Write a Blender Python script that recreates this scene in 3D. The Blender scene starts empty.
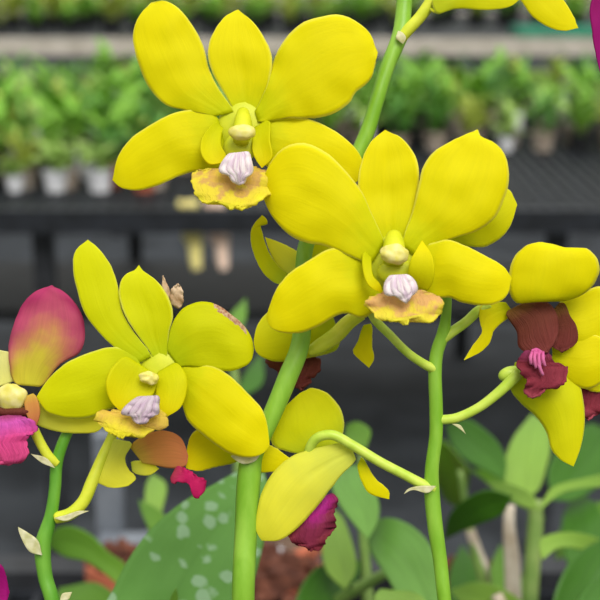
import bpy, math, random
from mathutils import Vector, noise, Matrix
random.seed(7)
sc = bpy.context.scene
COL = sc.collection

# ------------------------------------------------------------ camera frame
PITCH = math.radians(16.0)
FPX = 1300.0
CAM = Vector((0, 0, 1.35))
RT = Vector((1, 0, 0))
FW = Vector((0, math.cos(PITCH), -math.sin(PITCH)))
UP = Vector((0, math.sin(PITCH), math.cos(PITCH)))
D0 = 0.325
PXM = D0 / FPX                       # metres per pixel in the flower plane

def P(x, y, z=0.0):
    """pixel -> point, z = distance behind the flower plane (units of 0.25 mm)"""
    d = D0 + z * PXM
    return CAM + d * (FW + (x - 300) / FPX * RT + (300 - y) / FPX * UP)

def Z(d):                            # distance in metres -> z
    return (d - D0) / PXM

# ------------------------------------------------------------ object helpers
def mesh_obj(name, verts, faces, mat, parent=None, origin=None, uvs=None, smooth=True):
    org = Vector(origin) if origin is not None else (world_org(parent) if parent else Vector((0, 0, 0)))
    me = bpy.data.meshes.new(name)
    me.from_pydata([tuple(Vector(v) - org) for v in verts], [], faces)
    if uvs is not None:
        l = me.uv_layers.new(name='UVMap')
        for lp in me.loops:
            l.data[lp.index].uv = uvs[lp.vertex_index]
    if smooth:
        me.polygons.foreach_set('use_smooth', [True] * len(me.polygons))
    me.materials.append(mat)
    me.update()
    o = bpy.data.objects.new(name, me)
    COL.objects.link(o)
    if parent:
        o.parent = parent
        o.location = org - world_org(parent)
    else:
        o.location = org
    return o

def world_org(o):
    v = Vector((0, 0, 0))
    while o is not None:
        v += Vector(o.location)
        o = o.parent
    return v

def tag(o, label=None, cat=None, group=None, kind=None):
    if label: o['label'] = label
    if cat: o['category'] = cat
    if group: o['group'] = group
    if kind: o['kind'] = kind
    return o

def empty(name, loc, parent=None):
    o = bpy.data.objects.new(name, None)
    o.empty_display_size = 0.01
    COL.objects.link(o)
    if parent:
        o.parent = parent
        o.location = Vector(loc) - world_org(parent)
    else:
        o.location = loc
    return o

def lin(c):
    return tuple((x / 255.0 / 12.92) if x / 255.0 <= 0.04045 else ((x / 255.0 + 0.055) / 1.055) ** 2.4 for x in c) + (1.0,)

# ------------------------------------------------------------ materials
class NT:
    def __init__(s, name):
        s.m = bpy.data.materials.new(name); s.m.use_nodes = True
        s.t = s.m.node_tree; s.t.nodes.clear()
        s.out = s.n('ShaderNodeOutputMaterial')
    def n(s, typ, **kw):
        nd = s.t.nodes.new(typ)
        for k, v in kw.items():
            if k.startswith('i_'):
                nd.inputs[int(k[2:]) if k[2:].isdigit() else k[2:].replace('_', ' ')].default_value = v
            else: setattr(nd, k, v)
        return nd
    def l(s, a, b): s.t.links.new(a, b)
    def math(s, op, a, b=None, clamp=False):
        nd = s.n('ShaderNodeMath', operation=op, use_clamp=clamp)
        for i, v in enumerate((a, b)):
            if v is None: continue
            if isinstance(v, (int, float)): nd.inputs[i].default_value = v
            else: s.l(v, nd.inputs[i])
        return nd.outputs[0]
    def mix(s, f, a, b, mode='MIX'):
        nd = s.n('ShaderNodeMix', data_type='RGBA', blend_type=mode)
        for i, v in ((0, f), (6, a), (7, b)):
            if isinstance(v, (int, float)): nd.inputs[i].default_value = v
            elif isinstance(v, tuple): nd.inputs[i].default_value = v
            else: s.l(v, nd.inputs[i])
        return nd.outputs[2]
    def ramp(s, f, stops):
        nd = s.n('ShaderNodeValToRGB'); e = nd.color_ramp.elements
        while len(e) < len(stops): e.new(0.5)
        for i, (p, c) in enumerate(stops):
            e[i].position = p; e[i].color = lin(c) if isinstance(c, tuple) else (c, c, c, 1)
        s.l(f, nd.inputs[0]); return nd.outputs[0]

def petal_mat(name, stops, edge_k=0.0, noise_k=0.08, vein=0.05, transl=0.38, rough=0.6,
              veins=30.0, bump=0.10, spots=None, damage=None, spec=0.12, stripe=None, margin=False):
    n = NT(name)
    uv = n.n('ShaderNodeUVMap', uv_map='UVMap')
    sep = n.n('ShaderNodeSeparateXYZ'); n.l(uv.outputs[0], sep.inputs[0])
    v, u = sep.outputs[0], sep.outputs[1]
    geo = n.n('ShaderNodeTexCoord')
    big = n.n('ShaderNodeTexNoise', i_Scale=260.0, i_Detail=3.0); n.l(geo.outputs['Object'], big.inputs['Vector'])
    va = n.math('MULTIPLY', n.math('ABSOLUTE', n.math('SUBTRACT', v, 0.5)), 2.0)
    f = n.math('ADD', u, n.math('MULTIPLY', n.math('MULTIPLY', va, va), edge_k))
    f = n.math('ADD', f, n.math('MULTIPLY', n.math('SUBTRACT', big.outputs[0], 0.5), noise_k * 4), clamp=True)
    col = n.ramp(f, stops)
    # veins running from base to tip
    cmb = n.n('ShaderNodeCombineXYZ')
    n.l(n.math('MULTIPLY', v, veins), cmb.inputs[0]); n.l(n.math('MULTIPLY', u, 2.2), cmb.inputs[1])
    vn = n.n('ShaderNodeTexNoise', i_Scale=1.0, i_Detail=2.0, i_Roughness=0.6, i_Distortion=0.4)
    n.l(cmb.outputs[0], vn.inputs['Vector'])
    vv = n.math('MULTIPLY', n.math('SUBTRACT', vn.outputs[0], 0.5), 2.0)
    fac = n.math('ADD', 1.0, n.math('MULTIPLY', vv, vein))
    cc = n.n('ShaderNodeCombineColor'); [n.l(fac, cc.inputs[i]) for i in range(3)]
    col = n.mix(1.0, col, cc.outputs[0], 'MULTIPLY')
    if stripe:
        col = n.mix(n.math('MULTIPLY', n.ramp(vn.outputs[0], [(0.45, 0.0), (0.6, 1.0)]), 0.7), col, lin(stripe))
    fine = n.n('ShaderNodeTexNoise', i_Scale=1400.0, i_Detail=2.0); n.l(geo.outputs['Object'], fine.inputs['Vector'])
    if spots:
        vo = n.n('ShaderNodeTexVoronoi', i_Scale=spots[1], i_Randomness=1.0); n.l(geo.outputs['Object'], vo.inputs['Vector'])
        sn = n.n('ShaderNodeTexNoise', i_Scale=spots[1] * 2, i_Detail=3.0); n.l(geo.outputs['Object'], sn.inputs['Vector'])
        big2 = n.n('ShaderNodeTexNoise', i_Scale=spots[1] * 0.45, i_Detail=1.0); n.l(geo.outputs['Object'], big2.inputs['Vector'])
        q = n.math('ADD', vo.outputs['Distance'], n.math('MULTIPLY', sn.outputs[0], 0.45))
        q = n.math('ADD', q, n.math('MULTIPLY', n.math('SUBTRACT', 0.62, big2.outputs[0]), 0.9))
        m = n.ramp(q, [(spots[2], 1.0), (spots[2] + 0.14, 0.0)])
        col = n.mix(n.math('MULTIPLY', m, spots[3]), col, lin(spots[0]))
    if margin:
        col = n.mix(n.math('MULTIPLY', n.ramp(va, [(0.93, 0.0), (1.0, 1.0)]), 0.45), col, lin((250, 246, 130)))
    if damage:
        u0, u1, v0, dcol = damage
        a = n.math('GREATER_THAN', u, u0); b = n.math('LESS_THAN', u, u1)
        e = n.math('ADD', v, n.math('MULTIPLY', n.math('SUBTRACT', big.outputs[0], 0.5), 0.35))
        c = n.math('LESS_THAN', e, v0)
        msk = n.math('MULTIPLY', n.math('MULTIPLY', a, b), c)
        col = n.mix(msk, col, n.ramp(fine.outputs[0], [(0.35, dcol), (0.6, (215, 185, 150))]))
    bmp = n.n('ShaderNodeBump', i_Strength=bump, i_Distance=0.0006)
    h = n.math('ADD', n.math('MULTIPLY', vn.outputs[0], 1.0), n.math('MULTIPLY', fine.outputs[0], 0.25))
    n.l(h, bmp.inputs['Height'])
    pr = n.n('ShaderNodeBsdfPrincipled', i_Roughness=rough)
    pr.inputs['Specular IOR Level'].default_value = spec
    n.l(col, pr.inputs['Base Color']); n.l(bmp.outputs[0], pr.inputs['Normal'])
    tr = n.n('ShaderNodeBsdfTranslucent'); n.l(col, tr.inputs[0]); n.l(bmp.outputs[0], tr.inputs['Normal'])
    mx = n.n('ShaderNodeMixShader', i_0=transl)
    n.l(pr.outputs[0], mx.inputs[1]); n.l(tr.outputs[0], mx.inputs[2]); n.l(mx.outputs[0], n.out.inputs[0])
    return n.m

def plain_mat(name, c1, c2=None, scale=40.0, rough=0.6, metal=0.0, bump=0.0, spec=0.4, stretch=None, transl=0.0):
    n = NT(name)
    tc = n.n('ShaderNodeTexCoord')
    nz = n.n('ShaderNodeTexNoise', i_Scale=scale, i_Detail=4.0)
    src = tc.outputs['Object']
    if stretch:
        mp = n.n('ShaderNodeMapping'); mp.inputs['Scale'].default_value = stretch
        n.l(src, mp.inputs[0]); src = mp.outputs[0]
    n.l(src, nz.inputs['Vector'])
    col = n.ramp(nz.outputs[0], [(0.35, c1), (0.68, c2 or c1)])
    pr = n.n('ShaderNodeBsdfPrincipled', i_Roughness=rough, i_Metallic=metal)
    pr.inputs['Specular IOR Level'].default_value = spec
    n.l(col, pr.inputs['Base Color'])
    if bump:
        b = n.n('ShaderNodeBump', i_Strength=bump, i_Distance=0.002); n.l(nz.outputs[0], b.inputs['Height']); n.l(b.outputs[0], pr.inputs['Normal'])
    if transl:
        tr = n.n('ShaderNodeBsdfTranslucent'); n.l(col, tr.inputs[0])
        mx = n.n('ShaderNodeMixShader', i_0=transl)
        n.l(pr.outputs[0], mx.inputs[1]); n.l(tr.outputs[0], mx.inputs[2]); n.l(mx.outputs[0], n.out.inputs[0])
    else:
        n.l(pr.outputs[0], n.out.inputs[0])
    return n.m

Y_MID, Y_DEEP = (228, 218, 12), (212, 204, 8)
M = {}
M['yellow'] = petal_mat('yellow_petal', [(0.0, (208, 212, 6)), (0.3, (229, 220, 0)), (0.8, (238, 226, 0)), (1.0, (242, 232, 14))], margin=True)
M['yellow_lime'] = petal_mat('lime_yellow_petal', [(0.0, (194, 206, 10)), (0.3, (212, 214, 2)), (0.8, (220, 220, 2)), (1.0, (228, 228, 20))], margin=True)
M['yellow_dmg'] = petal_mat('yellow_petal_scarred', [(0.0, (194, 206, 10)), (0.3, (208, 210, 2)), (1.0, (222, 220, 4))],
                            damage=(0.55, 0.84, 0.13, (176, 120, 90)))
M['yellow_green'] = petal_mat('yellow_green_petal', [(0.0, (196, 208, 40)), (0.4, (218, 218, 14)), (1.0, (230, 224, 12))], margin=True)
M['pale'] = petal_mat('pale_yellow_petal', [(0.0, (226, 230, 96)), (0.5, (242, 238, 78)), (1.0, (244, 238, 60))], transl=0.45)
M['cream'] = petal_mat('cream_petal', [(0.0, (236, 232, 130)), (1.0, (240, 236, 160))])
M['lobe'] = petal_mat('side_lobe_yellow', [(0.0, (206, 208, 6)), (0.6, (226, 218, 2)), (1.0, (238, 222, 4))], bump=0.15)
M['lip'] = petal_mat('flushed_lip', [(0.0, (236, 220, 60)), (0.32, (226, 188, 84)), (0.48, (216, 174, 100)), (0.6, (238, 218, 70)), (1.0, (242, 232, 60))],
                     noise_k=0.30, edge_k=0.3, vein=0.12, bump=0.7, veins=26)
M['lip_pink'] = petal_mat('pink_flushed_lip', [(0.0, (236, 214, 60)), (0.26, (230, 186, 116)), (0.44, (230, 182, 116)), (0.6, (240, 220, 76)), (1.0, (244, 234, 70))],
                     noise_k=0.30, edge_k=0.25, vein=0.12, bump=0.7, veins=26)
M['lip_torn'] = petal_mat('worn_lip', [(0.0, (236, 216, 70)), (0.4, (228, 190, 90)), (0.7, (238, 224, 60)), (1.0, (238, 228, 40))],
                     noise_k=0.16, vein=0.16, bump=0.7, veins=26, spots=((140, 70, 30), 170.0, 0.36, 0.8))
M['pinkpetal'] = petal_mat('rose_petal', [(0.0, (214, 206, 60)), (0.30, (206, 188, 60)), (0.52, (198, 128, 92)), (0.72, (190, 84, 108)), (1.0, (182, 58, 104))],
                     edge_k=0.35, noise_k=0.07, vein=0.14, veins=30, transl=0.3)
M['orange'] = petal_mat('orange_lobe', [(0.0, (214, 186, 70)), (0.3, (214, 150, 76)), (1.0, (210, 124, 84))], noise_k=0.06, vein=0.16)
M['burgundy'] = petal_mat('burgundy_lobe', [(0.0, (126, 90, 38)), (0.25, (106, 54, 38)), (0.7, (112, 50, 44)), (1.0, (132, 66, 60))], noise_k=0.06, vein=0.35, bump=0.6, veins=40, transl=0.18)
M['burgundy_lip'] = petal_mat('crimson_lip', [(0.0, (140, 54, 90)), (0.25, (122, 42, 54)), (0.7, (142, 52, 66)), (1.0, (172, 78, 92))], noise_k=0.08, vein=0.3, bump=0.7, veins=30, transl=0.2)
M['magenta_tip'] = petal_mat('rose_magenta', [(0.0, (190, 70, 90)), (0.3, (218, 40, 110)), (1.0, (196, 34, 96))], vein=0.2)
M['magenta'] = petal_mat('magenta_lip', [(0.0, (150, 60, 90)), (0.22, (214, 90, 180)), (0.5, (220, 74, 140)), (1.0, (220, 84, 132))], noise_k=0.06, vein=0.4, bump=0.6, veins=24, transl=0.3)
M['magenta_dark'] = petal_mat('deep_magenta_lip', [(0.0, (176, 50, 150)), (0.3, (170, 34, 124)), (0.55, (132, 44, 72)), (1.0, (124, 44, 56))], edge_k=0.5, noise_k=0.08, vein=0.35, bump=0.6, veins=20, transl=0.25)
M['purple_petal'] = petal_mat('purple_petal', [(0.0, (150, 16, 100)), (1.0, (176, 24, 126))], vein=0.2)
M['crest'] = petal_mat('crest_white', [(0.0, (238, 226, 228)), (1.0, (246, 236, 228))], vein=0.12, veins=16, bump=0.5, transl=0.25, stripe=(206, 176, 200))
M['crest_grey'] = petal_mat('crest_lilac', [(0.0, (206, 190, 200)), (1.0, (214, 196, 196))], vein=0.2, veins=14, bump=0.6, transl=0.2, stripe=(176, 146, 170), spots=((130, 80, 40), 330.0, 0.30, 0.7))
M['crest_pink'] = petal_mat('crest_rose', [(0.0, (206, 90, 150)), (1.0, (226, 130, 170))], vein=0.2, transl=0.2)
M['cap'] = plain_mat('anther_cap_cream', (226, 214, 96), (240, 228, 150), scale=500, rough=0.4, transl=0.2)
M['column'] = plain_mat('column_greenish_yellow', (206, 212, 30), (222, 222, 40), scale=300, rough=0.5, transl=0.2)
M['stem'] = plain_mat('flower_stem_green', (114, 164, 32), (142, 186, 60), scale=220, rough=0.42, bump=0.15, stretch=(1, 1, 0.25))
M['stem_dark'] = plain_mat('flower_stem_deep_green', (84, 146, 34), (112, 166, 54), scale=220, rough=0.42, bump=0.15, stretch=(1, 1, 0.25))
M['pedicel'] = plain_mat('pedicel_lime', (172, 200, 56), (198, 216, 84), scale=260, rough=0.42)
M['pedicel_y'] = plain_mat('pedicel_yellow', (196, 206, 40), (216, 218, 60), scale=260, rough=0.45)
M['bract'] = plain_mat('bract_straw', (206, 202, 140), (238, 232, 196), scale=500, rough=0.6, transl=0.3)
M['dry'] = plain_mat('withered_petal', (196, 158, 118), (226, 200, 168), scale=420, rough=0.8, bump=0.4, transl=0.2)
M['leaf_spot'] = petal_mat('spotted_leaf', [(0.0, (92, 146, 54)), (1.0, (104, 158, 66))], vein=0.06, veins=60, transl=0.25, rough=0.45, spec=0.35,
                           spots=((186, 214, 188), 150.0, 0.56, 0.45))
M['leaf_a'] = petal_mat('leaf_mid_green', [(0.0, (106, 152, 36)), (1.0, (98, 146, 42))], vein=0.25, veins=16, transl=0.3, rough=0.42, spec=0.4)
M['leaf_b'] = petal_mat('leaf_light_green', [(0.0, (140, 176, 66)), (1.0, (126, 166, 64))], vein=0.25, veins=16, transl=0.3, rough=0.42, spec=0.4)
M['leaf_c'] = petal_mat('leaf_dark_green', [(0.0, (66, 116, 24)), (1.0, (60, 108, 26))], vein=0.3, veins=14, transl=0.25, rough=0.42, spec=0.4)
M['leaf_d'] = petal_mat('leaf_blue_green', [(0.0, (110, 156, 64)), (1.0, (98, 146, 62))], vein=0.3, veins=16, transl=0.25, rough=0.42, spec=0.4)
M['cane'] = plain_mat('cane_green', (110, 146, 64), (150, 172, 96), scale=60, rough=0.5)
M['cane_pale'] = plain_mat('cane_papery', (186, 168, 146), (222, 212, 196), scale=70, rough=0.8, bump=0.3)
M['terracotta'] = plain_mat('terracotta', (164, 84, 58), (190, 110, 80), scale=50, rough=0.85, bump=0.2)
M['husk'] = plain_mat('coconut_husk', (66, 34, 24), (112, 66, 48), scale=90, rough=0.95, bump=0.8)
M['whitepot'] = plain_mat('white_plastic_pot', (214, 214, 218), (232, 232, 234), scale=20, rough=0.4)
M['blackpot'] = plain_mat('black_plastic_pot', (26, 27, 28), (40, 41, 42), scale=20, rough=0.4)
M['mixpot'] = plain_mat('clear_pot_with_bark', (128, 108, 88), (186, 176, 164), scale=60, rough=0.6)
M['glint_white'] = plain_mat('painted_sky_glint', (236, 238, 240), (246, 246, 248), scale=10, rough=0.25)  # white colour imitating bright sky glints among the seedlings
M['mix'] = plain_mat('potting_bark', (70, 52, 40), (120, 96, 78), scale=120, rough=0.95, bump=0.6)
M['blackmesh'] = plain_mat('black_bench_mesh', (24, 26, 29), (38, 41, 47), scale=30, rough=0.5, spec=0.35)
M['steel'] = plain_mat('galvanised_steel', (104, 110, 118), (134, 140, 148), scale=30, rough=0.5, metal=0.3)
M['darksteel'] = plain_mat('dark_painted_steel', (30, 31, 34), (48, 50, 54), scale=30, rough=0.5)
M['beige'] = plain_mat('weathered_concrete_rim', (170, 162, 148), (196, 188, 176), scale=14, rough=0.9)
M['teal'] = plain_mat('teal_tray', (20, 110, 84), (34, 130, 98), scale=14, rough=0.5)
M['weedmat'] = plain_mat('black_weed_mat', (46, 49, 53), (68, 72, 77), scale=6, rough=0.7)
M['tarp'] = plain_mat('black_tarpaulin', (40, 41, 42), (52, 54, 55), scale=5, rough=0.6)
M['root'] = plain_mat('aerial_root', (236, 224, 130), (230, 214, 150), scale=40, rough=0.8)
M['root_pink'] = plain_mat('aerial_root_pink', (236, 204, 180), (240, 214, 196), scale=40, rough=0.8)
for i, (a, b) in enumerate([((112, 170, 44), (150, 200, 70)), ((150, 190, 84), (190, 216, 124)), ((72, 134, 44), (110, 166, 66)), ((176, 196, 78), (206, 216, 104))]):
    M['seed%d' % i] = plain_mat('seedling_green_%s' % 'abcd'[i], a, b, scale=30, rough=0.45, transl=0.25)

# ------------------------------------------------------------ shape helpers
def catmull(pts, n=12):
    """centripetal Catmull-Rom; works on any vectors"""
    pts = [Vector(p) for p in pts]
    if len(pts) < 3:
        return [pts[0].lerp(pts[-1], i / n) for i in range(n + 1)]
    e = [pts[0] * 2 - pts[1]] + pts + [pts[-1] * 2 - pts[-2]]
    out = []
    for i in range(1, len(e) - 2):
        a, b, c, d = e[i - 1], e[i], e[i + 1], e[i + 2]
        t0 = 0.0; t1 = t0 + max((b - a).length, 1e-7) ** .5; t2 = t1 + max((c - b).length, 1e-7) ** .5; t3 = t2 + max((d - c).length, 1e-7) ** .5
        for k in range(n):
            t = t1 + (t2 - t1) * k / n
            A1 = a * ((t1 - t) / (t1 - t0)) + b * ((t - t0) / (t1 - t0))
            A2 = b * ((t2 - t) / (t2 - t1)) + c * ((t - t1) / (t2 - t1))
            A3 = c * ((t3 - t) / (t3 - t2)) + d * ((t - t2) / (t3 - t2))
            B1 = A1 * ((t2 - t) / (t2 - t0)) + A2 * ((t - t0) / (t2 - t0))
            B2 = A2 * ((t3 - t) / (t3 - t1)) + A3 * ((t - t1) / (t3 - t1))
            out.append(B1 * ((t2 - t) / (t2 - t1)) + B2 * ((t - t1) / (t2 - t1)))
    out.append(e[-2].copy())
    return out

def resample(pts, n):
    L = [0.0]
    for a, b in zip(pts, pts[1:]): L.append(L[-1] + (b - a).length)
    T = L[-1]; out = []; j = 0
    for i in range(n + 1):
        s = T * i / n
        while j < len(L) - 2 and L[j + 1] < s: j += 1
        seg = L[j + 1] - L[j]
        out.append(pts[j].lerp(pts[j + 1], (s - L[j]) / seg if seg > 1e-9 else 0))
    return out

SEED = [0]
def petal(name, parent, base, tip, Ledge, Redge, z, mat='yellow', cup=4.0, bulge=0.0, ruf=0.0, rufn=7, wav=1.6, thick=2.0, nu=30, nv=16, groove=0.8, label=None, tilt=0.0, ridge=0.0, bw=None, jag=None):
    """A petal blade. Edges run base -> tip. z = depths (base, middle, tip). cup>0: the rims stand nearer than the midrib."""
    SEED[0] += 1; sd = SEED[0] * 3.7
    if jag is None: jag = 3.0 if name == 'lip' else (0.5 if name in ('petal', 'sepal') else 0.0)
    if bw is None: bw = 0.7 if name in ('petal', 'sepal', 'side_lobe', 'lip', 'crest') else 0.0
    bl = (base[0] + (Ledge[0][0] - base[0]) * bw, base[1] + (Ledge[0][1] - base[1]) * bw)
    br = (base[0] + (Redge[0][0] - base[0]) * bw, base[1] + (Redge[0][1] - base[1]) * bw)
    L = resample(catmull([(*bl, 0)] + [(*p, 0) for p in Ledge] + [(*tip, 0)]), nu)
    R = resample(catmull([(*br, 0)] + [(*p, 0) for p in Redge] + [(*tip, 0)]), nu)
    z0, z1, z2 = z
    if jag:
        for E in (L, R):
            for i in range(2, nu):
                E[i] += Vector((noise.noise(Vector((i * .55, sd, 1 if E is L else 9))), noise.noise(Vector((i * .55, sd + 5, 3 if E is L else 7))), 0)) * jag
        R[nu] = L[nu].copy()
    verts, uvs, faces = [], [], []
    for i in range(nu + 1):
        u = i / nu
        zz = z0 * (1 - u) * (1 - 2 * u) + 4 * z1 * u * (1 - u) + z2 * u * (2 * u - 1)   # quadratic through three depths
        w = min(1.0, (L[i] - R[i]).length / 60.0)
        for j in range(nv + 1):
            t = j / nv; v = 2 * t - 1
            p = L[i].lerp(R[i], t)
            d = zz - cup * v * v * math.sin(math.pi * min(1, u * 0.9 + 0.1)) * w
            d += bulge * math.sin(math.pi * u) * (1 - v * v)
            d += groove * math.exp(-(v / 0.10) ** 2) * w * (1 - u)
            d += tilt * v * w
            if ridge: d -= ridge * abs(math.cos(v * math.pi * 2.5)) * math.sin(math.pi * min(1, u * .8 + .2)) ** .5
            d += wav * w * noise.noise(Vector((p.x / 26.0, p.y / 26.0, sd)))* 2.0
            env = max(0.0, abs(v) - 0.35) / 0.65 + (max(0.0, u - 0.75) / 0.25)
            if ruf: d += ruf * min(1.2, env) * math.sin(rufn * math.pi * u + 2.0 * v + sd + 3 * noise.noise(Vector((u * 3, v, sd))))
            verts.append(P(p.x, p.y, d)); uvs.append((t, u))
    W = nv + 1
    for i in range(nu):
        for j in range(nv):
            faces.append((i * W + j, i * W + j + 1, (i + 1) * W + j + 1, (i + 1) * W + j))
    o = mesh_obj(name, verts, faces, M[mat], parent, uvs=uvs)
    s = o.modifiers.new('thickness', 'SOLIDIFY'); s.thickness = thick * PXM * max(1, 1); s.offset = 0.0
    if label: o['label'] = label
    return o

def tube_geo(pts, rad, nseg=14, sub=8, cap=True):
    """pts list of world vectors, rad list of radii"""
    c4 = catmull([(p[0], p[1], p[2], r) for p, r in zip(pts, rad)], sub)
    cp = [Vector(q[:3]) for q in c4]
    rr = [Vector((max(q[3], 1e-5), 0, 0)) for q in c4]
    verts, faces, uvs = [], [], []
    n = len(cp)
    prev = None
    for i, p in enumerate(cp):
        t = (cp[min(i + 1, n - 1)] - cp[max(i - 1, 0)]).normalized()
        if prev is None:
            a = t.orthogonal().normalized()
        else:
            a = (prev - t * prev.dot(t)).normalized()
        prev = a; b = t.cross(a)
        for k in range(nseg):
            th = 2 * math.pi * k / nseg
            verts.append(p + (a * math.cos(th) + b * math.sin(th)) * rr[i].x); uvs.append((k / nseg, i / n))
    for i in range(n - 1):
        for k in range(nseg):
            faces.append((i * nseg + k, i * nseg + (k + 1) % nseg, (i + 1) * nseg + (k + 1) % nseg, (i + 1) * nseg + k))
    if cap:
        faces.append(tuple(range(nseg))[::-1]); faces.append(tuple(range((n - 1) * nseg, n * nseg)))
    return verts, faces, uvs

def tube(name, parent, pts, mat, label=None, d=None, **kw):
    """pts: (px, py, z, radius px)"""
    w = [P(x, y, z) for x, y, z, r in pts]
    rad = [r * PXM * (1 + z * PXM / D0) for x, y, z, r in pts]
    v, f, u = tube_geo(w, rad, **kw)
    o = mesh_obj(name, v, f, M[mat], parent, uvs=u)
    if label: o['label'] = label
    return o

def blob(name, parent, c, r, mat, rot=0.0, ridges=0, amp=0.0, lump=0.0, label=None, nu=22, nv=28, tipover=0.0):
    """rounded body at pixel c=(x,y,z), radii r px (across, down, towards the viewer)"""
    SEED[0] += 1; sd = SEED[0] * 2.1
    verts, faces, uvs = [], [], []
    ca, sa = math.cos(rot), math.sin(rot)
    for i in range(nu + 1):
        th = math.pi * i / nu
        for j in range(nv):
            ph = 2 * math.pi * j / nv
            x, y, z = math.sin(th) * math.cos(ph), -math.cos(th), -math.sin(th) * math.sin(ph)
            k = 1.0
            if ridges and z < 0: k += amp * math.cos(ridges * math.pi * x) * (-z)
            k += lump * noise.noise(Vector((x * 1.7 + sd, y * 1.7, z * 1.7)))
            X, Y, ZZ = x * r[0] * k, y * r[1] * k, z * r[2] * k
            X *= 1 + tipover * y
            verts.append(P(c[0] + X * ca - Y * sa, c[1] + X * sa + Y * ca, c[2] + ZZ)); uvs.append((x * .5 + .5, y * .5 + .5))
    for i in range(nu):
        for j in range(nv):
            faces.append((i * nv + j, i * nv + (j + 1) % nv, (i + 1) * nv + (j + 1) % nv, (i + 1) * nv + j))
    o = mesh_obj(name, verts, faces, M[mat], parent, uvs=uvs)
    if label: o['label'] = label
    return o

# ------------------------------------------------------------ orchid plants
BZ = 0.86        # top of the near bench
def pot_geo(c, r, h, taper=0.78, rim=0.06, n=28):
    prof = [(0, 0), (r * taper, 0), (r * 0.97, h * 0.86), (r * (1 + rim), h * 0.87), (r * (1 + rim), h), (r * 0.92, h), (r * 0.88, h * 0.88), (0, h * 0.88)]
    v, f = [], []
    for pr, pz in prof:
        for k in range(n):
            a = 2 * math.pi * k / n
            v.append(Vector(c) + Vector((max(pr, 1e-4) * math.cos(a), max(pr, 1e-4) * math.sin(a), pz)))
    for i in range(len(prof) - 1):
        for k in range(n):
            f.append((i * n + k, i * n + (k + 1) % n, (i + 1) * n + (k + 1) % n, (i + 1) * n + k))
    return v, f

def add_pot(parent, c, r, h, mat):
    v, f = pot_geo(c, r, h)
    o = mesh_obj('pot', v, f, M[mat], parent, smooth=False)
    # bark filling
    vv, ff = [], []
    n = 24
    vv.append(Vector(c) + Vector((0, 0, h * 0.95)))
    for ring in (0.35, 0.7, 0.915):
        for k in range(n):
            a = 2 * math.pi * k / n
            vv.append(Vector(c) + Vector((r * ring * math.cos(a), r * ring * math.sin(a), h * (0.93 + 0.05 * noise.noise(Vector((ring * 9, k * 1.3, c[0] * 50)))))))
    for k in range(n): ff.append((0, 1 + k, 1 + (k + 1) % n))
    for q in range(2):
        for k in range(n):
            ff.append((1 + q * n + k, 1 + (q + 1) * n + k, 1 + (q + 1) * n + (k + 1) % n, 1 + q * n + (k + 1) % n))
    mesh_obj('bark_mix', vv, ff, M['mix'], o, smooth=False)
    return o

def stem_down(parent, pts, mat, potmat='blackpot', pr=0.04):
    """flower stem through (px,py,z,r) points (top first), carried on down into a pot on the near bench"""
    w = [P(x, y, z) for x, y, z, r in pts]
    rad = [r * PXM * (1 + z * PXM / D0) for x, y, z, r in pts]
    last = w[-1]
    base = world_org(parent) + Vector((0, 0, 0.07))
    w += [last.lerp(base, 0.4) + Vector((0, 0.004, 0)), base]
    rad += [rad[-1] * 1.05, rad[-1] * 1.1]
    v, f, u = tube_geo(w, rad, nseg=18, sub=12)
    o = mesh_obj('flower_stem', v, f, M[mat], parent, uvs=u)
    add_pot(parent, (base.x, base.y, BZ), pr, 0.085, potmat)
    return o

def flower(parent, c, label):
    f = empty('flower', P(*c), parent); f['label'] = label
    return f

# ====================== plant A : thick central stem
A = empty('orchid_plant', (-0.012, 0.33, BZ))
tag(A, 'orchid with thick green central stem carrying the upper left and middle left yellow flowers', 'orchid')
stem_down(A, [(404, -14, 45, 8), (404, 4, 44, 8), (401, 32, 40, 8.4), (396, 46, 38, 7.8), (387, 68, 36, 7.4), (377, 100, 34, 7.4), (366, 135, 34, 7.6), (342, 183, 34, 7.8), (316, 222, 32, 8),
              (305, 250, 28, 8), (303, 300, 22, 8.5), (300, 345, 16, 9.5), (287, 379, 12, 10), (275, 408, 12, 9.6), (262, 436, 12, 9.6), (252, 456, 12, 11), (249, 478, 12, 12), (246, 530, 12, 11.5), (243, 610, 12, 11.5)], 'stem')
petal('bract', A, (262, 452), (231, 456), [(250, 453), (240, 453)], [(255, 461), (243, 464), (234, 459)], (-1, -3, -2), 'bract', nu=12, nv=6, wav=0.4)
petal('bract', A, (403, 44), (398, 31), [(400, 42), (396, 38)], [(406, 38), (403, 33)], (28, 26, 27), 'bract', nu=10, nv=6, wav=0.4)

# flower 1, upper left, facing the viewer
F = flower(A, (242, 125, 6), 'upper left yellow flower with white crest and tan flushed lip')
petal('petal', F, (238, 122), (152, 3), [(205, 114), (186, 110), (166, 105), (149, 87), (138, 61), (133, 38), (137, 20), (146, 8)], [(232, 108), (218, 88), (208, 66), (204, 48), (194, 28), (180, 10), (168, 2), (160, 1)], (6, 4, 12), cup=-5, ruf=0.8)
petal('petal', F, (248, 122), (377, 52), [(258, 107), (268, 83), (272, 68), (277, 53), (287, 37), (303, 23), (320, 17), (337, 15), (353, 20), (369, 33)], [(262, 122), (288, 118), (317, 118), (337, 112), (351, 101), (355, 93), (367, 83), (374, 70)], (6, -2, 8), cup=-6, ruf=1.6, rufn=9)
petal('sepal', F, (243, 124), (238, 10), [(234, 110), (223, 91), (212, 71), (208, 54), (212, 35), (225, 17), (234, 12)], [(258, 107), (269, 82), (272, 58), (265, 39), (253, 22), (242, 13)], (10, 10, 18), cup=4, groove=1.6)
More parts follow.
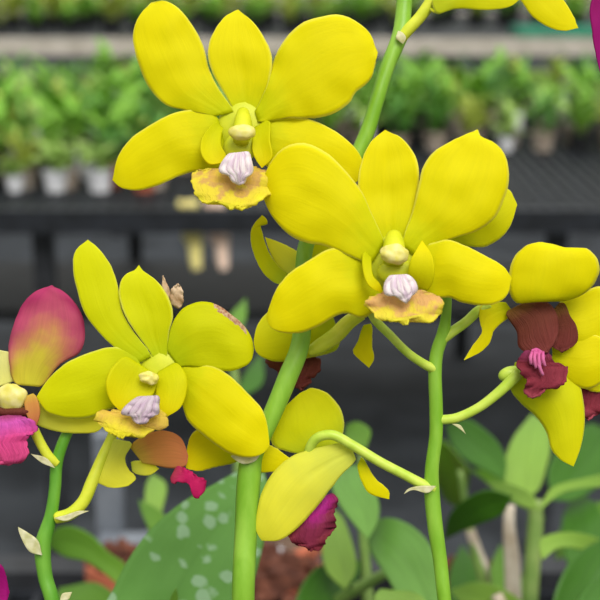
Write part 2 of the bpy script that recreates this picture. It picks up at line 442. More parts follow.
petal('sepal', F, (232, 138), (113, 180), [(212, 112), (192, 110), (172, 114), (151, 125), (130, 140), (118, 158)], [(226, 166), (210, 171), (192, 172), (177, 177), (159, 185), (140, 190), (122, 188)], (8, -2, 14), cup=-5)
petal('sepal', F, (250, 138), (366, 170), [(262, 121), (285, 117), (307, 119), (327, 127), (344, 138), (357, 151)], [(258, 158), (275, 172), (300, 182), (330, 188), (354, 184)], (8, 6, 20), cup=-5)
tube('column', F, [(243, 112, 4, 6), (243, 122, -8, 9), (242, 134, -18, 10), (241, 142, -22, 8)], 'column')
blob('anther_cap', F, (242, 132, -26), (14, 8, 7), 'cap', lump=0.12)
blob('throat', F, (240, 148, -4), (17, 15, 8), 'column')
blob('receptacle', F, (243, 128, 12), (26, 28, 8), 'column')
petal('side_lobe', F, (226, 120), (222, 163), [(213, 124), (202, 138), (201, 153), (209, 164)], [(222, 132), (221, 145), (226, 156)], (0, -14, -16), 'lobe', cup=8, tilt=7)
petal('side_lobe', F, (258, 118), (262, 168), [(254, 132), (252, 148), (256, 160)], [(270, 122), (270, 140), (272, 158)], (0, -14, -16), 'lobe', cup=8, tilt=-7)
petal('lip', F, (236, 164), (229, 209), [(216, 170), (203, 170), (192, 174), (192, 184), (196, 195), (205, 203), (215, 201), (222, 204)], [(256, 168), (267, 173), (273, 182), (271, 192), (262, 200), (247, 208), (237, 208)], (-14, -32, -48), 'lip', cup=-5, ruf=3.0, rufn=6, wav=2.5, nu=44, nv=40)
petal('crest', F, (238, 153), (239, 184), [(229, 155), (222, 164), (220, 171), (229, 175), (233, 181)], [(248, 153), (251, 162), (252, 172), (246, 177), (244, 182)], (-34, -42, -38), 'crest', cup=-5, ridge=3, ruf=1.2, wav=1, groove=0, thick=3, nu=26, nv=40)

# flower 3, middle left
F = flower(A, (163, 372, -12), 'middle left yellow flower with a browned petal edge and worn lip')
petal('petal', F, (158, 372), (88, 240), [(133, 358), (113, 346), (97, 330), (84, 311), (77, 288), (73, 267), (76, 250)], [(99, 249), (112, 268), (118, 288), (122, 310), (131, 328), (148, 350)][::-1], (-10, -6, 6), 'yellow_lime', cup=-4)
petal('sepal', F, (162, 374), (139, 265), [(150, 352), (134, 330), (123, 310), (119, 290), (124, 276), (135, 270)], [(168, 352), (169, 333), (173, 316), (169, 299), (157, 281), (143, 271)], (-8, -6, 2), 'yellow_lime', cup=5, groove=1.8)
petal('petal', F, (168, 372), (253, 350), [(168, 343), (173, 323), (184, 308), (200, 302), (215, 304), (230, 314), (244, 326), (251, 338)], [(184, 366), (210, 369), (230, 371), (245, 366), (251, 360)], (-10, -16, -4), 'yellow_dmg', cup=-6, label='yellow petal with a dry brown tear along its upper edge')
petal('sepal', F, (176, 376), (269, 445), [(184, 366), (196, 366), (213, 367), (231, 377), (247, 393), (261, 408), (267, 424)], [(181, 388), (183, 406), (188, 420), (201, 433), (214, 443), (231, 454), (252, 457), (264, 452)], (-10, -18, -10), 'yellow', cup=-7)
petal('sepal', F, (152, 380), (37, 397), [(134, 354), (115, 347), (93, 352), (67, 363), (48, 380)], [(146, 402), (110, 409), (90, 417), (67, 418), (47, 411)], (-10, -14, -2), 'yellow_lime', cup=-6)
blob('throat', F, (152, 392, -12), (13, 18, 8), 'column')
blob('receptacle', F, (162, 374, -4), (24, 26, 8), 'column')
petal('side_lobe', F, (142, 362), (120, 411), [(124, 357), (111, 369), (106, 384), (110, 400)], [(157, 378), (152, 396), (134, 407)], (-16, -26, -28), 'lobe', cup=6, tilt=4)
petal('side_lobe', F, (164, 362), (166, 417), [(157, 376), (156, 392), (158, 408)], [(178, 364), (187, 378), (186, 394), (180, 408)], (-16, -30, -30), 'lobe', cup=-8, tilt=-3)
blob('anther_cap', F, (149, 378, -30), (9.5, 6.5, 6), 'cap', rot=0.2, lump=0.3)
petal('lip', F, (146, 402), (121, 438), [(125, 412), (112, 411), (97, 413), (95, 421), (104, 427), (112, 434)], [(160, 408), (168, 420), (166, 428), (154, 431), (142, 437), (131, 435)], (-26, -42, -54), 'lip_torn', cup=-4, ruf=2.5, rufn=6, wav=2.5, nu=40, nv=36)
petal('crest', F, (150, 397), (140, 423), [(138, 398), (126, 407), (122, 413), (131, 415), (135, 421)], [(158, 397), (158, 406), (158, 413), (150, 417), (146, 422)], (-44, -52, -50), 'crest_grey', cup=-5, ridge=2.5, ruf=2, wav=2, groove=0, thick=3, nu=26, nv=40)
# flower behind flower 3 / below it
F = flower(A, (220, 440, 30), 'yellow flower mostly hidden behind the middle left flower')
petal('sepal', F, (250, 448), (186, 468), [(222, 430), (202, 428), (192, 434), (187, 450)], [(236, 462), (215, 467), (198, 471)], (34, 30, 30), 'yellow', cup=-4)
petal('sepal', F, (240, 440), (292, 460), [(256, 444), (272, 446)], [(252, 470), (270, 472), (284, 468)], (34, 34, 32), 'yellow', cup=-3)

# flower 5, behind the central flower, seen from the back
F = flower(A, (345, 290, 60), 'yellow flower turned away behind the central flower')
petal('petal', F, (296, 286), (262, 215), [(278, 284), (265, 275), (256, 259), (251, 242), (253, 226)], [(288, 274), (277, 265), (268, 251), (263, 236), (261, 224), (267, 224), (266, 218)], (52, 46, 42), 'yellow_green', cup=-7)
petal('petal', F, (310, 290), (265, 237), [(288, 278), (278, 266), (270, 252)], [(312, 262), (298, 252), (281, 243)], (56, 54, 52), 'pale', cup=-4)
petal('petal', F, (420, 250), (517, 205), [(450, 205), (480, 188), (508, 189)], [(452, 244), (482, 247), (498, 240), (510, 226)], (24, 16, 14), 'yellow_green', cup=-5)
petal('sepal', F, (352, 318), (254, 342), [(320, 300), (290, 300), (268, 312), (257, 326)], [(336, 350), (308, 358), (274, 361), (257, 353)], (50, 48, 46), 'yellow_green', cup=-6)
petal('sepal', F, (368, 318), (369, 368), [(362, 328), (358, 341), (353, 352), (360, 360)], [(372, 326), (372, 346), (374, 359)], (36, 36, 34), 'yellow', cup=-4)
petal('petal', F, (322, 262), (330, 236), [(312, 262), (310, 245)], [(336, 262), (340, 248)], (60, 58, 58), 'yellow_green', nu=12, nv=8)
tube('pedicel', F, [(308, 352, 30, 5), (320, 346, 30, 7.5), (336, 335, 30, 8), (349, 322, 30, 7.5), (362, 314, 30, 6)], 'pedicel_y')
petal('lip', F, (293, 352), (302, 390), [(276, 352), (266, 362), (276, 372), (288, 384)], [(312, 352), (320, 364), (312, 380)], (62, 60, 56), 'burgundy', ruf=3, label='dark red lip showing below the flower')
# top flower cut by the frame
F = flower(A, (470, -20, 20), 'yellow flower cut off by the top of the picture')
tube('pedicel', F, [(399, 40, 36, 6), (408, 30, 34, 6), (420, 17, 32, 6), (431, 2, 30, 6.4), (442, -14, 26, 7), (462, -28, 22, 6)], 'pedicel_y')
petal('sepal', F, (434, -12), (524, -4), [(432, 4), (437, 14), (454, 9), (487, 10), (509, 7)], [(470, -26), (500, -22)], (20, 14, 12), 'yellow_green', cup=-5)
petal('sepal', F, (500, -28), (578, 28), [(510, -10), (521, 1), (531, 15), (546, 26), (563, 31)], [(540, -26), (560, -4), (572, 14)], (14, 8, 10), 'yellow', cup=-5)
petal('sepal', F, (432, 6), (438, 14), [(430, 10)], [(444, 8)], (24, 22, 22), 'pedicel' if False else 'yellow_green', nu=10, nv=6)

# ====================== plant B : right stem
B = empty('orchid_plant', (0.085, 0.33, BZ))
tag(B, 'orchid with slender right-hand stem carrying the central and burgundy-lipped yellow flowers', 'orchid')
stem_down(B, [(447, 296, -6, 5), (446, 316, -2, 5.2), (443, 334, 4, 6.5), (437, 352, 6, 6.6), (435, 372, 6, 6.8), (436, 405, 6, 6.8), (436, 435, 6, 6.8), (432, 468, 6, 7), (432, 492, 8, 7.8), (435, 525, 8, 7.8), (440, 560, 8, 7.2), (446, 612, 8, 7)], 'stem')
petal('bract', B, (436, 486), (404, 494), [(420, 486), (408, 489)], [(428, 493), (414, 490), (409, 491)], (-6, -4, -4), 'bract', nu=14, nv=6, wav=0.3, cup=2)
petal('bract', B, (452, 424), (466, 434), [(457, 427)], [(460, 425)], (0, 0, 0), 'bract', nu=8, nv=5, wav=0.2)

F = flower(B, (395, 258, -40), 'central yellow flower with white crest and pink flushed lip')
petal('petal', F, (388, 262), (264, 198), [(366, 262), (345, 254), (323, 245), (307, 243), (290, 235), (274, 218)], [(382, 236), (372, 215), (362, 193), (346, 172), (325, 152), (302, 143), (284, 148), (270, 164), (264, 180)], (-42, -44, -10), cup=-6)
petal('petal', F, (404, 262), (477, 130), [(403, 240), (413, 210), (419, 184), (423, 167), (433, 153), (450, 142), (467, 134)], [(481, 137), (492, 142), (503, 152), (508, 168), (508, 184), (503, 201), (495, 217), (480, 229), (460, 236), (438, 243), (418, 252)][::-1], (-42, -46, -34), cup=-6, ruf=0.8)
petal('sepal', F, (394, 262), (385, 130), [(382, 248), (370, 228), (361, 206), (358, 184), (362, 160), (371, 142), (380, 134)], [(405, 240), (414, 210), (419, 180), (418, 164), (412, 150), (400, 137), (391, 133)], (-36, -30, -26), cup=4, groove=1.8)
petal('sepal', F, (385, 275), (267, 318), [(355, 250), (330, 249), (310, 260), (290, 273), (278, 287), (271, 303)], [(384, 298), (364, 318), (347, 313), (337, 315), (320, 325), (303, 332), (287, 333), (272, 328)], (-38, -52, -34), cup=-7)
petal('sepal', F, (406, 272), (511, 278), [(418, 248), (434, 243), (448, 240), (467, 247), (487, 257), (503, 267)], [(416, 294), (440, 298), (450, 297), (461, 302), (477, 305), (493, 304), (506, 296)], (-38, -54, -44), cup=-7)
blob('throat', F, (397, 272, -48), (20, 13, 8), 'column')
blob('receptacle', F, (395, 264, -34), (28, 30, 8), 'column')
tube('column', F, [(394, 236, -40, 8), (394, 246, -52, 11), (394, 256, -60, 12), (393, 264, -62, 10)], 'column')
blob('anther_cap', F, (394, 254, -68), (14.5, 10.5, 7), 'cap', lump=0.2, rot=0.1)
petal('side_lobe', F, (370, 246), (382, 293), [(363, 254), (363, 270), (369, 286)], [(371, 262), (373, 276), (380, 284)], (-50, -64, -60), 'lobe', cup=3, tilt=5)
petal('side_lobe', F, (412, 292), (422, 241), [(408, 280), (410, 262)], [(428, 290), (434, 276), (432, 256)], (-54, -66, -56), 'lobe', cup=4, tilt=-4)
petal('lip', F, (402, 288), (405, 324), [(386, 292), (374, 297), (364, 303), (371, 311), (377, 318), (391, 321)], [(420, 290), (433, 294), (443, 302), (440, 314), (431, 322), (421, 316), (413, 319)], (-56, -76, -90), 'lip_pink', cup=-5, ruf=3.0, rufn=7, wav=2.5, nu=44, nv=40)
petal('crest', F, (398, 275), (406, 302), [(390, 277), (385, 285), (386, 294), (395, 295), (401, 299)], [(408, 276), (415, 283), (416, 291), (411, 295), (408, 300)], (-76, -84, -82), 'crest', cup=-6, ridge=3, ruf=1.5, wav=1, groove=0, thick=3, nu=26, nv=40)
tube('pedicel', F, [(434, 369, 4, 5), (424, 364, 0, 4.6), (408, 353, -8, 4.4), (390, 335, -16, 4.4), (374, 318, -22, 4.6), (368, 300, -28, 5)], 'pedicel')

# flower 4, right, burgundy lip
F = flower(B, (545, 335, 4), 'right-hand yellow flower nodding over a burgundy lip')
petal('petal', F, (548, 302), (553, 245), [(530, 301), (516, 302), (509, 290), (509, 275), (514, 258), (527, 246), (540, 243)], [(567, 300), (584, 293), (594, 283), (599, 270), (596, 258), (586, 249), (572, 250)], (-14, -26, -16), 'yellow', cup=-6, bulge=-6)
petal('sepal', F, (519, 303), (464, 360), [(500, 302), (481, 305), (480, 323), (482, 331), (471, 348)], [(510, 316), (494, 330), (489, 343), (480, 352)], (2, -4, -8), 'yellow', cup=-4, tilt=3)
petal('petal', F, (548, 318), (612, 318), [(560, 302), (580, 294), (602, 287)], [(566, 352), (585, 362), (604, 352)], (14, 8, 10), 'yellow', cup=-6)
petal('sepal', F, (545, 350), (612, 352), [(555, 346), (575, 338), (598, 336)], [(556, 368), (575, 385), (590, 388), (606, 376)], (10, 4, 4), 'yellow', cup=-6)
petal('sepal', F, (503, 369), (573, 466), [(512, 392), (522, 404), (537, 417), (547, 433), (552, 450), (561, 460)], [(520, 360), (545, 356), (568, 364), (579, 384), (584, 412), (583, 434), (578, 454)], (14, 4, 6), 'yellow_green', cup=-8, bulge=-3)
blob('spur', F, (511, 374, 8), (13, 8, 8), 'pedicel', rot=-0.2)
petal('side_lobe', F, (515, 304), (548, 352), [(506, 314), (517, 332), (519, 347), (532, 355)], [(532, 300), (548, 303), (557, 316), (557, 336)], (-4, -12, -16), 'burgundy', cup=-8, ruf=0.8)
petal('side_lobe', F, (548, 302), (562, 352), [(552, 318), (556, 332), (552, 346)], [(564, 303), (570, 316), (577, 328), (576, 343)], (2, -2, -2), 'burgundy', cup=-4, ruf=0.8)
petal('lip', F, (535, 350), (532, 397), [(522, 352), (517, 366), (526, 380), (524, 392)], [(548, 350), (554, 361), (568, 369), (563, 384), (547, 389), (541, 394)], (-10, -22, -18), 'burgundy_lip', cup=-4, ruf=3, rufn=6, wav=3, nu=40, nv=32)
for k, (x, y, x2, y2) in enumerate([(532, 352, 531, 364), (535, 351, 536, 368), (539, 351, 541, 372), (543, 352, 545, 366), (537, 356, 543, 375)]):
    tube('crest_filament', F, [(x, y, -22, 1.6), ((x + x2) / 2 - 1, (y + y2) / 2, -28, 1.8), (x2, y2, -26, 1.5)], 'crest_pink', nseg=8, sub=4)
blob('crest', F, (537, 357, -20), (7.5, 8, 4), 'crest_pink', lump=0.4)
tube('pedicel', F, [(440, 420, 6, 4.8), (456, 418, 4, 4.8), (478, 408, 2, 4.8), (498, 393, 0, 5.2), (518, 374, 0, 6)], 'pedicel')
# second burgundy flower at the right frame edge
F = flower(B, (604, 385, 34), 'yellow and burgundy flower cut by the right edge')
petal('lip', F, (604, 372), (588, 420), [(584, 380), (576, 390), (581, 408)], [(618, 385), (612, 405), (598, 414)], (30, 26, 26), 'burgundy_lip', ruf=3)
petal('petal', F, (606, 385), (578, 384), [(600, 376), (588, 376)], [(600, 392), (588, 390)], (26, 24, 24), 'yellow', nu=14, nv=8)
# bud stalk towards the back
tube('pedicel', B, [(442, 340, 4, 5), (452, 332, 4, 5.2), (466, 322, 4, 5), (478, 311, 2, 5), (490, 304, 0, 4)], 'pedicel')

# flower 6, hanging low in the centre
F = flower(B, (320, 450, 20), 'low drooping pale yellow flower with a magenta lip')
petal('petal', F, (330, 452), (300, 393), [(296, 453), (272, 444), (274, 428), (282, 410)], [(341, 440), (344, 424), (339, 406), (325, 392), (312, 388)], (36, 34, 34), 'yellow_green', cup=-4)
petal('sepal', F, (362, 449), (262, 540), [(345, 443), (330, 445), (303, 452), (291, 457), (273, 473), (262, 493), (257, 513), (256, 530)], [(353, 463), (342, 474), (327, 493), (312, 512), (297, 528), (279, 540)], (12, 0, 10), 'pale', cup=-7, groove=2)
petal('sepal', F, (357, 455), (389, 499), [(358, 470), (362, 482), (369, 493)], [(363, 458), (375, 478), (389, 491)], (14, 10, 12), 'yellow', cup=-3, nu=18, nv=8)
petal('lip', F, (322, 488), (311, 551), [(300, 510), (288, 530), (292, 541), (302, 546)], [(336, 496), (337, 506), (333, 514), (336, 528), (327, 536), (323, 547)], (20, 12, 14), 'magenta_dark', cup=-4, ruf=3, rufn=7, nu=36, nv=24)
tube('pedicel', F, [(434, 489, 6, 6), (424, 485, 4, 5.4), (405, 475, 2, 5), (380, 462, 0, 5), (352, 445, 0, 5), (332, 435, 0, 5), (317, 438, 4, 5), (309, 450, 10, 4.6), (309, 462, 16, 4)], 'pedicel')

# ====================== plant C : left stem
Cc = empty('orchid_plant', (-0.11, 0.33, BZ))
tag(Cc, 'orchid with thin green stem at the left carrying pink-flushed flowers', 'orchid')
stem_down(Cc, [(70, 428, 20, 5), (64, 440, 20, 5.6), (57, 462, 20, 6), (55, 488, 20, 6), (51, 515, 20, 6.4), (43, 546, 20, 8.2), (45, 575, 20, 7.4), (54, 612, 20, 7.4)], 'stem_dark')
petal('bract', Cc, (42, 555), (18, 527), [(30, 552), (20, 535)], [(38, 541), (28, 533)], (8, 6, 4), 'bract', nu=12, nv=6, wav=0.3)
petal('bract', Cc, (54, 518), (89, 511), [(66, 515), (78, 511)], [(66, 521), (79, 515)], (8, 8, 8), 'bract', nu=12, nv=6, wav=0.3)
petal('bract', Cc, (60, 600), (72, 592), [(62, 594)], [(68, 600)], (8, 8, 8), 'bract', nu=8, nv=5, wav=0.2)
F = flower(Cc, (15, 400, 10), 'pink-flushed flower with a magenta lip at the left edge')
petal('petal', F, (28, 396), (52, 286), [(13, 380), (9, 345), (15, 322), (25, 301), (37, 291)], [(45, 383), (60, 364), (79, 353), (85, 338), (83, 319), (75, 303), (64, 292)], (8, 6, 14), 'pinkpetal', cup=-6, ruf=1.2, label='rose pink petal with a yellow base')
petal('petal', F, (10, 396), (-2, 350), [(-14, 385), (-16, 360)], [(15, 375), (11, 354)], (14, 14, 12), 'cream')
petal('sepal', F, (30, 392), (108, 420), [(50, 392), (80, 398), (102, 408)], [(34, 422), (56, 431), (77, 433), (98, 431)], (10, 6, 6), 'pale', cup=-4)
blob('column', F, (11, 397, -4), (16, 14, 10), 'cap', lump=0.15)
blob('throat', F, (14, 412, -2), (22, 6, 10), 'burgundy')
petal('side_lobe', F, (28, 388), (36, 428), [(24, 400), (28, 418)], [(36, 396), (40, 412)], (-4, -8, -6), 'orange', nu=14, nv=8)
petal('lip', F, (6, 414), (8, 465), [(-16, 420), (-24, 440), (-12, 458)], [(18, 415), (32, 420), (37, 431), (27, 438), (29, 452), (22, 461)], (-8, -18, -8), 'magenta', cup=-5, ruf=2.5, rufn=7, nu=36, nv=28)
tube('pedicel', F, [(57, 463, 18, 5), (50, 458, 14, 5), (42, 446, 12, 5), (34, 430, 10, 5)], 'pedicel_y')
petal('bract', Cc, (55, 468), (31, 454), [(42, 463)], [(46, 458)], (8, 8, 8), 'bract', nu=10, nv=5, wav=0.3)
F = flower(Cc, (130, 440, 30), 'pale flower with an orange lobe and magenta tip below the worn-lipped flower')
petal('sepal', F, (124, 436), (128, 486), [(112, 440), (101, 462), (92, 478), (103, 485), (114, 488)], [(132, 444), (125, 458), (129, 470), (136, 478)], (22, 18, 14), 'pale', cup=-5)
petal('sepal', F, (124, 464), (159, 469), [(134, 461), (150, 462)], [(136, 474), (150, 475)], (32, 30, 30), 'pale', nu=14, nv=8)
petal('side_lobe', F, (126, 460), (188, 456), [(133, 443), (150, 433), (167, 431), (181, 438)], [(150, 464), (173, 468), (186, 465)], (26, 20, 20), 'orange', cup=-5)
petal('lip', F, (168, 467), (206, 481), [(180, 466), (194, 474)], [(172, 482), (188, 484), (196, 498), (204, 492)], (22, 18, 20), 'magenta_tip', cup=-4, ruf=1.6, nu=24, nv=12)
tube('pedicel', F, [(56, 518, 18, 6), (70, 514, 16, 6.4), (83, 502, 16, 6.4), (92, 482, 18, 6.4), (102, 458, 22, 5.6), (112, 436, 26, 5), (116, 420, 26, 4.5)], 'pedicel_y')

# dried flower stuck behind flower 3
F = flower(A, (173, 292, 18), 'small withered beige bloom behind the middle left flower')
petal('petal', F, (170, 312), (163, 276), [(164, 300), (162, 286)], [(172, 300), (168, 286)], (12, 10, 10), 'dry', nu=14, nv=6, ruf=1)
petal('petal', F, (172, 314), (178, 284), [(170, 300), (172, 288)], [(182, 306), (183, 296), (181, 287)], (12, 8, 8), 'dry', nu=16, nv=8, ruf=2, wav=3)

# magenta blooms cut by the frame, each on its own stem
def edge_bloom(x, y, L, R, base, tip, zz, label, stem, pot=True):
    t = empty('orchid_plant', (0.2 if x > 300 else -0.21, 0.33, BZ)); tag(t, label, 'orchid')
    stem_down(t, stem, 'stem')
    f = flower(t, (x, y, zz), 'magenta flower')
    petal('petal', f, base, tip, L, R, (zz, zz - 4, zz), 'purple_petal')
    petal('petal', f, base, (2 * base[0] - tip[0], tip[1]), [(2 * base[0] - p[0], p[1]) for p in L], [(2 * base[0] - p[0], p[1]) for p in R], (zz, zz - 4, zz), 'purple_petal')
    return t
edge_bloom(620, 10, [(592, 0), (590, 8), (592, 30), (595, 50)], [(622, 20), (612, 50)], (612, -30), (600, 72), 12, 'magenta orchid whose petal just enters at the top right corner', [(622, -20, 20, 5), (640, 120, 30, 6), (655, 400, 40, 7), (655, 620, 40, 7)])
edge_bloom(-16, 590, [(-20, 566), (-8, 562), (2, 566)], [(-14, 610), (4, 606)], (-20, 592), (9, 592), 12, 'magenta orchid whose petal just enters at the lower left corner', [(-20, 590, 20, 5), (-24, 640, 24, 6), (-24, 700, 24, 7)])

# ====================== foliage plants near the bench front
def plant(x, d, label, cat='orchid', pot='blackpot', r=0.055, h=0.09):
    p = P(x, 300, Z(d)); t = empty('leafy_orchid_plant', (p.x + (0.05 if x == 530 else 0), d * math.cos(PITCH) + 0.06, BZ)); tag(t, label, cat)
    return t
def leaf(t, base, tip, L, R, d, mat, **kw):
    z = [Z(q) for q in (d if isinstance(d, tuple) else (d * .97, d, d * 1.05))]
    k = z[1] / 100.0
    return petal('leaf', t, base, tip, L, R, z, mat, thick=3.0, **{**dict(cup=9, groove=5, wav=3), **kw})
def cane(t, pts, mat='cane', name='cane', root=None):
    w = [P(x, y, Z(d)) for x, y, d, r in pts]; rad = [r * d / FPX for x, y, d, r in pts]
    if root is not None:
        w.append(w[-1].lerp(root, 0.5)); w.append(root); rad += [rad[-1], rad[-1]]
    v, f, u = tube_geo(w, rad, nseg=12, sub=6)
    return mesh_obj(name, v, f, M[mat], t, uvs=u)

# big spotted leaf
t = plant(190, 0.43, 'orchid with the large green leaf marked with pale spots, bottom left of centre')
b = world_org(t)
leaf(t, (148, 680), (262, 466), [(96, 625), (112, 592), (128, 560), (150, 530), (180, 504), (215, 484), (242, 470)], [(205, 690), (244, 610), (262, 550), (270, 500)], (0.37, 0.41, 0.46), 'leaf_spot', cup=7, nu=36, nv=20, groove=9, label='green leaf with pale water spots')
petal('leaf', t, (172, 620), (176, 588), [(170, 600)], [(178, 600)], [Z(.4), Z(.395), Z(.392)], 'leaf_b', nu=10, nv=6)
cane(t, [(150, 675, 0.43, 12)], 'cane', root=None) if False else None
cane(t, [(150, 670, 0.42, 10), (146, 720, 0.425, 12), (140, 780, 0.43, 13)], 'cane', root=b + Vector((0, 0, 0.07)))
add_pot(t, (b.x, b.y, BZ), 0.042, 0.085, 'blackpot')

# left low plant
t = plant(100, 0.62, 'small green-leaved orchid low at the left behind the stem')
b = world_org(t)
leaf(t, (124, 590), (48, 545), [(126, 566), (108, 552), (91, 535), (69, 526), (54, 530)], [(117, 584), (104, 573), (87, 562), (65, 557)], 0.6, 'leaf_a')
leaf(t, (172, 545), (139, 500), [(152, 532), (143, 516)], [(172, 524), (156, 508)], 0.62, 'leaf_a')
leaf(t, (150, 540), (152, 474), [(145, 510), (146, 486)], [(162, 510), (166, 484)], 0.64, 'leaf_b')
leaf(t, (100, 640), (60, 588), [(70, 630), (54, 606)], [(130, 620), (100, 584)], 0.62, 'leaf_a')
cane(t, [(124, 585, 0.6, 6), (122, 620, 0.6, 7), (120, 680, 0.62, 8)], 'cane', root=b + Vector((0, 0, 0.07)))
cane(t, [(160, 530, 0.62, 4), (150, 580, 0.62, 6), (130, 650, 0.62, 7)], 'cane', root=b + Vector((0.006, 0, 0.07)))
add_pot(t, (b.x, b.y, BZ), 0.042, 0.085, 'blackpot')

# centre plant
t = plant(370, 0.6, 'orchid with broad blue-green leaves low in the centre between the two stems')
b = world_org(t)
leaf(t, (428, 640), (366, 526), [(404, 606), (386, 576), (371, 552)], [(446, 606), (440, 570), (428, 542), (410, 525), (387, 518)], (0.50, 0.53, 0.57), 'leaf_d', cup=6)
leaf(t, (368, 540), (346, 466), [(354, 524), (338, 502), (332, 484)], [(378, 520), (378, 500), (368, 480), (356, 466)], 0.56, 'leaf_d')
leaf(t, (345, 590), (328, 508), [(326, 570), (322, 530)], [(356, 570), (350, 535), (340, 514)], 0.6, 'leaf_b')
leaf(t, (300, 640), (362, 562), [(296, 600), (316, 568), (344, 558)], [(330, 615), (352, 592)], 0.6, 'leaf_c')
leaf(t, (366, 448), (347, 425), [(346, 440)], [(370, 430), (358, 422)], 0.6, 'leaf_a', groove=1)
leaf(t, (420, 620), (392, 592), [(392, 610), (374, 600), (380, 590)], [(425, 600), (410, 592)], 0.48, 'leaf_b', groove=1)
cane(t, [(388, 572, 0.57, 5), (366, 584, 0.58, 6), (340, 600, 0.6, 7), (320, 625, 0.62, 7)], 'cane', root=b + Vector((-.01, 0, 0.07)))
cane(t, [(360, 444, 0.6, 3), (362, 500, 0.6, 4.5), (365, 560, 0.6, 5.5), (370, 640, 0.6, 7)], 'cane', root=b + Vector((0, 0, 0.07)))
cane(t, [(430, 630, 0.55, 6), (420, 680, 0.56, 8)], 'cane', root=b + Vector((.015, 0, 0.07)))
add_pot(t, (b.x, b.y, BZ), 0.042, 0.085, 'blackpot')

# right plant
t = plant(530, 0.62, 'leafy orchid with arching light and dark green leaves at the lower right')
b = world_org(t)
leaf(t, (504, 480), (447, 426), [(484, 470), (463, 458), (450, 441)], [(506, 462), (500, 446), (486, 431), (466, 419)], 0.66, 'leaf_c')
leaf(t, (522, 500), (532, 414), [(506, 488), (504, 466), (512, 440)], [(538, 490), (546, 468), (551, 445), (546, 425)], 0.66, 'leaf_b')
leaf(t, (538, 512), (625, 472), [(552, 488), (580, 479), (604, 474)], [(560, 494), (585, 488), (606, 486)], 0.6, 'leaf_b', cup=3)
leaf(t, (538, 510), (486, 482), [(520, 506), (500, 494)], [(532, 494), (510, 484)], 0.6, 'leaf_b', cup=3)
leaf(t, (512, 496), (444, 540), [(488, 490), (466, 499), (450, 514)], [(502, 514), (480, 524), (460, 532)], 0.6, 'leaf_c')
leaf(t, (542, 560), (625, 560), [(540, 540), (566, 532), (602, 540)], [(560, 548), (590, 552)], 0.58, 'leaf_b', cup=3)
leaf(t, (548, 640), (625, 530), [(556, 590), (575, 556), (600, 540)], [(600, 620), (620, 580)], 0.56, 'leaf_c')
leaf(t, (570, 650), (625, 570), [(570, 610), (590, 588)], [(610, 630), (625, 600)], 0.52, 'leaf_a')
leaf(t, (552, 500), (606, 430), [(548, 470), (566, 440), (590, 424)], [(575, 500), (604, 480), (616, 450)], 0.74, 'leaf_c')
leaf(t, (470, 470), (445, 500), [(440, 440), (432, 470)], [(464, 500), (456, 506)], 0.76, 'leaf_a')
leaf(t, (590, 590), (576, 490), [(566, 560), (562, 520)], [(605, 560), (600, 510)], 0.72, 'leaf_c')
leaf(t, (548, 640), (450, 590), [(520, 600), (480, 582)], [(520, 630), (470, 612)], 0.6, 'leaf_b')
leaf(t, (520, 620), (500, 545), [(498, 600), (490, 570)], [(524, 590), (516, 560)], 0.68, 'leaf_a')
leaf(t, (470, 640), (462, 545), [(450, 600), (450, 570)], [(486, 610), (480, 570)], 0.74, 'leaf_c')
leaf(t, (545, 520), (470, 470), [(520, 505), (492, 486)], [(530, 492), (500, 470)], 0.72, 'leaf_a')
leaf(t, (555, 560), (620, 500), [(560, 530), (590, 505)], [(585, 550), (612, 520)], 0.78, 'leaf_a')
leaf(t, (610, 640), (640, 560), [(575, 610), (600, 575)], [(640, 640), (650, 600)], 0.5, 'leaf_c')
cane(t, [(536, 500, 0.62, 7), (535, 530, 0.62, 8), (532, 570, 0.62, 8), (530, 640, 0.62, 8)], 'cane', root=b + Vector((0, 0, 0.07)))
cane(t, [(510, 505, 0.64, 5), (509, 525, 0.64, 6), (512, 560, 0.64, 8), (516, 640, 0.64, 8)], 'cane_pale', root=b + Vector((-.01, .01, 0.07)))
cane(t, [(470, 530, 0.7, 5), (480, 560, 0.7, 6), (496, 600, 0.7, 7), (500, 640, 0.68, 7)], 'cane_pale', root=b + Vector((-.02, .01, 0.07)))
cane(t, [(460, 470, 0.7, 3), (470, 530, 0.7, 4), (490, 600, 0.7, 6)], 'cane', root=b + Vector((-.025, .01, 0.07)))
cane(t, [(497, 595, 0.6, 6), (505, 615, 0.6, 7), (512, 660, 0.6, 7)], 'cane_pale', root=b + Vector((-.02, -.01, 0.07)))
cane(t, [(584, 590, 0.66, 6), (576, 640, 0.66, 8)], 'cane', root=b + Vector((.02, 0, 0.07)))
add_pot(t, (b.x, b.y, BZ), 0.042, 0.085, 'blackpot')

# small leaf tip seen between the yellow flowers
t = plant(240, 0.8, 'thin orchid shoot with one leaf showing between the yellow flowers')
b = world_org(t)
leaf(t, (232, 345), (246, 298), [(228, 320)], [(246, 318)], 0.8, 'leaf_a')
leaf(t, (235, 400), (262, 352), [(246, 372)], [(262, 384)], 0.8, 'leaf_c')
leaf(t, (240, 420), (205, 372), [(214, 400)], [(230, 384)], 0.8, 'leaf_c')
cane(t, [(232, 340, 0.8, 3.5), (236, 400, 0.8, 4.5), (240, 480, 0.8, 6), (242, 600, 0.8, 7)], 'cane', root=Vector((b.x, b.y, BZ + 0.07)))
add_pot(t, (b.x, b.y, BZ), 0.05, 0.085, 'terracotta')

